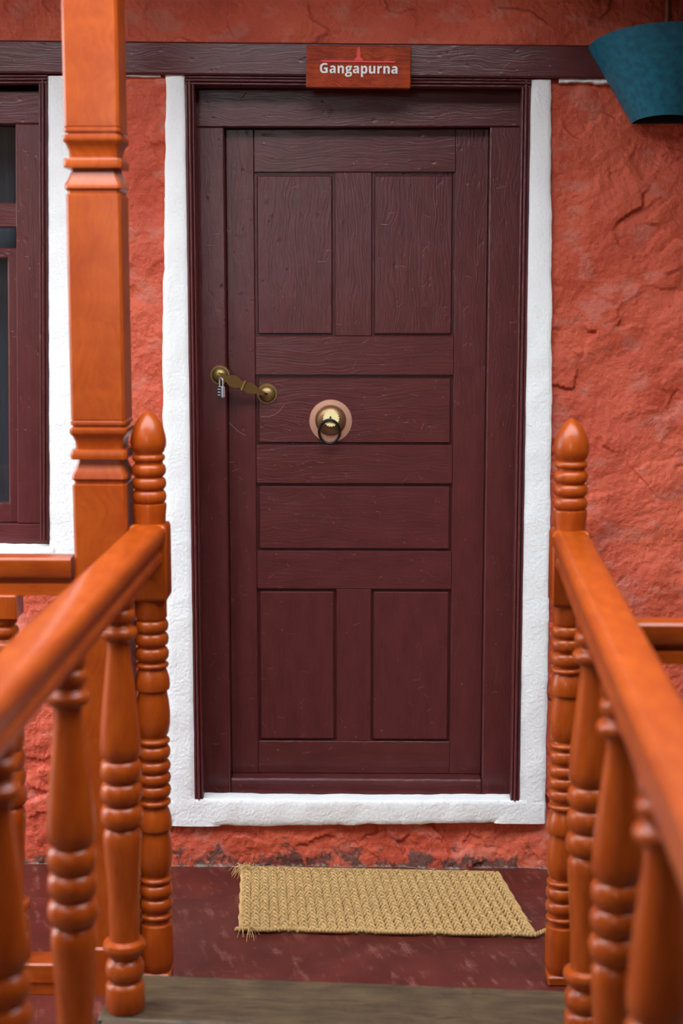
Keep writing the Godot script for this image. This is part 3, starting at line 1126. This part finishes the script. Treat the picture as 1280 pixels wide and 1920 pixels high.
func rope(pts: Array, r: float) -> ArrayMesh:
	var g := Geo.new()
	var cv := Curve3D.new()
	for p in pts:
		cv.add_point(p)
	var l := cv.get_baked_length()
	var step := r * 1.15
	var n := int(l / step)
	for i in n:
		var p := cv.sample_baked(i * step)
		var q := cv.sample_baked(i * step + 0.003)
		var d := q - p
		if d.length() < 1e-5:
			continue
		blob(g, Transform3D(Basis(Vector3.UP, atan2(d.x, d.z) + 0.7 + rng.randf_range(-0.15, 0.15)), p), Vector3(r * 0.62, r * 0.95, r * 1.25))
	return g.mesh()

# ============================================================ post, railings, deck
func porch_post():
	var t := thing("porch_post", "tall square orange varnished post with moulded bands beside the window", "post", Vector3(-0.6535, 0, 0.835))
	var h := 0.0655
	var pr := [Vector2(0.0, 0.0), Vector2(h + 0.006, 0.0), Vector2(h + 0.006, 0.12), Vector2(h, 0.126)]
	for b in [1.306, 2.0]:
		var o: float = b
		pr += [Vector2(h, o), Vector2(h - 0.004, o + 0.003), Vector2(h - 0.004, o + 0.010), Vector2(h + 0.002, o + 0.016), Vector2(h + 0.001, o + 0.026), Vector2(h - 0.006, o + 0.038), Vector2(h - 0.012, o + 0.055), Vector2(h - 0.013, o + 0.062), Vector2(h + 0.002, o + 0.0635), Vector2(h + 0.003, o + 0.068), Vector2(h + 0.003, o + 0.081), Vector2(h + 0.001, o + 0.086), Vector2(h - 0.009, o + 0.087), Vector2(h - 0.008, o + 0.105), Vector2(h - 0.003, o + 0.119), Vector2(h + 0.002, o + 0.124), Vector2(h + 0.004, o + 0.130), Vector2(h + 0.003, o + 0.138), Vector2(h - 0.003, o + 0.141), Vector2(h - 0.003, o + 0.145), Vector2(h + 0.001, o + 0.148), Vector2(h + 0.001, o + 0.155), Vector2(h - 0.002, o + 0.158), Vector2(h, o + 0.160)]
	pr += [Vector2(h, 2.83), Vector2(0.0, 2.83)]
	var g := Geo.new()
	lathe(g, pr, 8, Transform3D.IDENTITY, true, 0.8)
	put("shaft", g.mesh(), M.varnish, t)

func newel_mesh() -> ArrayMesh:
	var r := 0.0425
	var n := 0.034
	var p := [Vector2(0.0, 0.046), Vector2(0.034, 0.046), Vector2(0.039, 0.056), Vector2(0.042, 0.075), Vector2(0.0425, 0.15), Vector2(0.041, 0.166), Vector2(0.0405, 0.172), Vector2(n, 0.176)]
	bead(p, 0.187, 0.201, n, 0.0415)
	bead(p, 0.209, 0.241, n, r)
	bead(p, 0.246, 0.279, n, r)
	bead(p, 0.284, 0.298, n, 0.0415)
	p += [Vector2(0.033, 0.302), Vector2(0.0385, 0.312), Vector2(0.0425, 0.335), Vector2(0.0432, 0.36), Vector2(0.0405, 0.392), Vector2(0.037, 0.412), Vector2(0.036, 0.422), Vector2(0.0425, 0.424), Vector2(0.0440, 0.432), Vector2(0.0425, 0.452), Vector2(0.037, 0.472), Vector2(n, 0.479)]
	bead(p, 0.486, 0.501, n, 0.0415)
	bead(p, 0.509, 0.539, n, r)
	bead(p, 0.5425, 0.571, n, r)
	bead(p, 0.574, 0.602, n, r)
	bead(p, 0.608, 0.641, n, r)
	bead(p, 0.646, 0.661, n, 0.0415)
	p += [Vector2(0.033, 0.665), Vector2(0.0385, 0.675), Vector2(0.0425, 0.698), Vector2(0.0432, 0.722), Vector2(0.0405, 0.754), Vector2(0.037, 0.774), Vector2(0.036, 0.784), Vector2(0.0425, 0.787), Vector2(0.0440, 0.795), Vector2(0.0425, 0.815), Vector2(0.037, 0.834), Vector2(n, 0.839)]
	bead(p, 0.842, 0.856, n, 0.0415)
	bead(p, 0.861, 0.894, n, r)
	bead(p, 0.899, 0.931, n, r)
	bead(p, 0.934, 0.964, n, r)
	p += [Vector2(0.036, 0.966), Vector2(0.039, 0.972), Vector2(0.039, 1.025)]
	var g := Geo.new()
	lathe(g, p, 32)
	var q := [Vector2(0.039, 1.200), Vector2(0.040, 1.226), Vector2(0.0425, 1.250), Vector2(0.0415, 1.256)]
	bead(q, 1.258, 1.289, n, r)
	bead(q, 1.291, 1.321, n, r)
	bead(q, 1.324, 1.354, n, r)
	bead(q, 1.361, 1.378, n, 0.0405)
	q += [Vector2(0.034, 1.3795), Vector2(0.039, 1.386), Vector2(0.0430, 1.398), Vector2(0.0440, 1.408), Vector2(0.0422, 1.424), Vector2(0.0378, 1.440), Vector2(0.0310, 1.455), Vector2(0.0222, 1.468), Vector2(0.0125, 1.478), Vector2(0.0045, 1.4835), Vector2(0.0, 1.485)]
	lathe(g, q, 32)
	return g.mesh()

func baluster_mesh(y0: float, y1: float, head := 0.0) -> ArrayMesh:
	# drawn for a foot at 0.165 and a head at 1.10, then fitted between y0 and y1
	var p := [Vector2(0.0, 0.165), Vector2(0.038, 0.165), Vector2(0.0415, 0.172), Vector2(0.0415, 0.222), Vector2(0.039, 0.229), Vector2(0.034, 0.233)]
	bead(p, 0.239, 0.284, 0.033, 0.0415)
	p += [Vector2(0.031, 0.288), Vector2(0.036, 0.297), Vector2(0.0445, 0.308), Vector2(0.0460, 0.316), Vector2(0.0435, 0.325), Vector2(0.032, 0.331), Vector2(0.0315, 0.34), Vector2(0.033, 0.42), Vector2(0.037, 0.50), Vector2(0.0405, 0.552), Vector2(0.0405, 0.572), Vector2(0.037, 0.584), Vector2(0.033, 0.588)]
	bead(p, 0.591, 0.641, 0.034, 0.0455)
	bead(p, 0.644, 0.692, 0.034, 0.0445)
	bead(p, 0.695, 0.743, 0.034, 0.0440)
	p += [Vector2(0.036, 0.746), Vector2(0.0415, 0.754), Vector2(0.043, 0.775), Vector2(0.0415, 0.81), Vector2(0.036, 0.87), Vector2(0.029, 0.94), Vector2(0.024, 0.985), Vector2(0.0235, 1.005), Vector2(0.028, 1.009)]
	bead(p, 1.011, 1.038, 0.030, 0.0405)
	p += [Vector2(0.027, 1.042), Vector2(0.027, 1.047)]
	bead(p, 1.049, 1.078, 0.028, 0.037)
	p += [Vector2(0.030, 1.081), Vector2(0.034, 1.086), Vector2(0.034, 1.10), Vector2(0.0, 1.10)]
	var k := (y1 - y0) / (1.10 - 0.165)
	for i in p.size():
		p[i] = Vector2(p[i].x * 1.06, y0 + (p[i].y - 0.165) * k)
	var g := Geo.new()
	lathe(g, p, 28)
	if head > 0.0:
		board(g, Vector3(0, y1 + head / 2, 0), Vector3(0.088, head, 0.088), 0.003, 1)
	return g.mesh()

func rail_outline(k := 1.0) -> Array:
	var half := [Vector2(0.0, 0.0), Vector2(0.024, -0.0005), Vector2(0.035, -0.003), Vector2(0.0415, -0.008), Vector2(0.0450, -0.017), Vector2(0.0455, -0.028), Vector2(0.0435, -0.039), Vector2(0.038, -0.047), Vector2(0.032, -0.051), Vector2(0.030, -0.056), Vector2(0.030, -0.064), Vector2(0.0345, -0.067), Vector2(0.037, -0.073), Vector2(0.037, -0.086), Vector2(0.034, -0.092), Vector2(0.028, -0.095)]
	var o := []
	for p in half:
		o.append(p * k)
	for i in range(half.size() - 1, 0, -1):
		o.append(Vector2(-half[i].x, half[i].y) * k)
	return o

func bridge():
	var sides := [
		{"x": -0.5385, "z": 0.85, "slope": -0.015, "top": 1.207, "first": 1.33, "step": 0.55, "label": "orange turned-baluster bridge railing joined to the newel beside the square post", "tip": 0.0},
		{"x": 0.503, "z": 0.80, "slope": -0.047, "top": 1.187, "first": 1.46, "step": 0.545, "label": "orange turned-baluster bridge railing whose newel stands clear before the red wall", "tip": -0.021}]
	var nm := newel_mesh()
	for s in sides:
		var t := thing("bridge_railing", s.label, "railing", Vector3(s.x, 0, s.z), "bridge railings")
		var yaw := atan(s.slope)
		var nw := put("newel_post", nm, M.varnish, t, turned(Vector3(0, s.tip, 0)))
		var g := Geo.new()
		var hb := 0.0465
		lathe(g, [Vector2(0.0, 1.016), Vector2(hb - 0.008, 1.016), Vector2(hb - 0.003, 1.019), Vector2(hb, 1.027), Vector2(hb, 1.197), Vector2(hb - 0.003, 1.204), Vector2(hb - 0.008, 1.207), Vector2(0.0, 1.207)], 8, Transform3D.IDENTITY, true, 0.7)
		put("newel_block", g.mesh(), M.varnish, nw)
		g = Geo.new()
		board(g, Vector3(0, 0.0235 - s.tip / 2.0, 0), Vector3(0.074, 0.047 + s.tip, 0.074), 0.004, 0)
		put("plinth", g.mesh(), M.varnish, nw)
		g = Geo.new()
		extrude(g, rail_outline(), 3.55)
		put("handrail", g.mesh(), M.varnish, t, Transform3D(Basis(Vector3.UP, yaw), Vector3(sin(yaw) * 0.044, s.top, 0.044)))
		var bm := baluster_mesh(0.1655, s.top - 0.094)
		for k in 6:
			var z: float = s.first + k * s.step
			put("baluster", bm, M.varnish, t, turned(Vector3(s.slope * (z - s.z), 0, z - s.z), Vector3(0, 40.0 * k, 0)))
	# deck boards, a step above the veranda floor
	var d := thing("bridge_deck", "worn grey-brown plank walkway leading up to the doormat", "walkway", Vector3(0, 0, 1.15))
	var zc := 1.30
	for k in 15:
		var xl := -0.5385 - 0.015 * (zc - 0.85) - 0.052
		var xr := 0.503 - 0.047 * (zc - 0.8) + 0.075
		put("plank", _board_mesh(Vector3(xr - xl, 0.04, 0.237), 0, 0.006), M.deck, d, turned(Vector3((xl + xr) / 2, 0.145, zc - 1.15), Vector3(0, -4.2, 0)))
		zc += 0.241
	for x in [-0.42, 0.34]:
		var g := Geo.new()
		board(g, Vector3(x, 0.06, 1.85), Vector3(0.08, 0.128, 3.3), 0.004, 2)
		put("bearer", g.mesh(), M.deck, d)

func verandas():
	# low railings along the veranda edge, left from the post and right from the bridge
	var rails := [
		{"x0": -2.9, "x1": -0.7265, "z": 0.872, "top": 1.128, "bal": [-0.905, -1.33, -1.75, -2.17, -2.6], "label": "orange veranda railing running from the square post past the window"},
		{"x0": 0.545, "x1": 2.9, "z": 1.19, "top": 1.038, "bal": [0.78, 1.2, 1.62, 2.04, 2.46], "label": "orange veranda railing running along the red wall from the bridge"}]
	for r in rails:
		var t := thing("veranda_railing", r.label, "railing", Vector3((r.x0 + r.x1) / 2, 0, r.z), "veranda railings")
		var half: float = (r.x1 - r.x0) / 2
		var turn := Basis(Vector3.UP, PI / 2)
		var g := Geo.new()
		extrude(g, [Vector2(-0.034, -0.006), Vector2(-0.028, 0.0), Vector2(0.028, 0.0), Vector2(0.036, -0.008), Vector2(0.036, -0.042), Vector2(0.032, -0.050), Vector2(-0.03, -0.050), Vector2(-0.034, -0.042)], half * 2, Transform3D(turn, Vector3(-half, r.top, 0)))
		put("top_rail", g.mesh(), M.varnish, t)
		g = Geo.new()
		extrude(g, [Vector2(-0.01, 0.001), Vector2(0.01, 0.001), Vector2(0.01, -0.020), Vector2(-0.01, -0.020)], half * 2, Transform3D(turn, Vector3(-half, r.top - 0.049, 0)))
		put("spacer", g.mesh(), M.varnish, t)
		g = Geo.new()
		extrude(g, [Vector2(-0.03, 0.0), Vector2(0.03, 0.0), Vector2(0.036, -0.006), Vector2(0.036, -0.022), Vector2(0.03, -0.028), Vector2(-0.03, -0.028)], half * 2, Transform3D(turn, Vector3(-half, r.top - 0.066, 0)))
		put("lower_rail", g.mesh(), M.varnish, t)
		g = Geo.new()
		extrude(g, [Vector2(-0.035, 0.0), Vector2(0.035, 0.0), Vector2(0.04, -0.005), Vector2(0.04, -0.05), Vector2(-0.04, -0.05), Vector2(-0.04, -0.005)], half * 2, Transform3D(turn, Vector3(-half, 0.085, 0)))
		put("bottom_rail", g.mesh(), M.varnish, t)
		var bm := baluster_mesh(0.084, r.top - 0.153, 0.0605)
		for x in r.bal:
			put("baluster", bm, M.varnish, t, turned(Vector3(x - (r.x0 + r.x1) / 2, 0, 0)))
		for x in [-half + 0.1, 0.0, half - 0.1]:
			put("foot_block", _board_mesh(Vector3(0.07, 0.036, 0.07), 0, 0.002), M.varnish, t, turned(Vector3(x, 0.0175, 0)))

# ============================================================ wall lamp
func lamp():
	var t := thing("wall_lamp", "teal metal half-cone wall lamp, wide end up, overlapping the lintel beam", "lamp", Vector3(0.845, 2.33, 0.036))
	# half a cone, its front lifted: Vector3(radius, height) pairs swept over half a turn
	var g := Geo.new()
	var n := 40
	var top := Vector2(0.221, 0.1266)
	var low := Vector2(0.0915, -0.0844)
	for i in n:
		for side in 2:
			var k := 1.0 if side == 0 else 0.988
			var p := []
			var nn := []
			for e in [[i, low], [i + 1, low], [i + 1, top], [i, top]]:
				var a: float = PI * e[0] / n
				var r: float = e[1].x * k
				p.append(Vector3(r * cos(a), e[1].y + 0.175 * r * sin(a), r * sin(a)))
				var o := Vector3(cos(a) * 0.86, -0.5, sin(a) * 0.86)
				nn.append(o if side == 0 else -o)
			var t0 := Vector2(0.5 * i / n, 0.0)
			var t1 := Vector2(0.5 * (i + 1) / n, 0.26)
			g.tri(p[0], p[1], p[2], nn[0], nn[1], nn[2], t0, Vector2(t1.x, 0), t1)
			g.tri(p[0], p[2], p[3], nn[0], nn[2], nn[3], t0, t1, Vector2(t0.x, t1.y))
	for e in [top, low]:
		for i in n:
			var p := []
			for f in [[i, 1.0], [i + 1, 1.0], [i + 1, 0.988], [i, 0.988]]:
				var a: float = PI * f[0] / n
				var r: float = e.x * f[1]
				p.append(Vector3(r * cos(a), e.y + 0.175 * r * sin(a), r * sin(a)))
			g.quad(p[0], p[1], p[2], p[3], Vector3.UP if e == top else Vector3.DOWN, Vector2.ZERO, Vector2.ZERO, Vector2.ZERO, Vector2.ZERO)
	put("shade", g.mesh(), M.teal, t)
	g = Geo.new()
	extrude(g, [Vector2(-0.2205, 0.1266), Vector2(-0.0913, -0.0844), Vector2(0.0913, -0.0844), Vector2(0.2205, 0.1266)], 0.004, turned(Vector3(0, 0, -0.004)))
	put("back_plate", g.mesh(), M.iron, t)
	g = Geo.new()
	tube(g, [Vector3(0, 0.02, 0.02), Vector3(0, 0.3, 0.02), Vector3(0, 0.3, 0.02), Vector3(0, 0.31, 0.02)], 0.0085, 10)
	put("conduit", g.mesh(), std(Color8(120, 56, 36), 0.5), t)
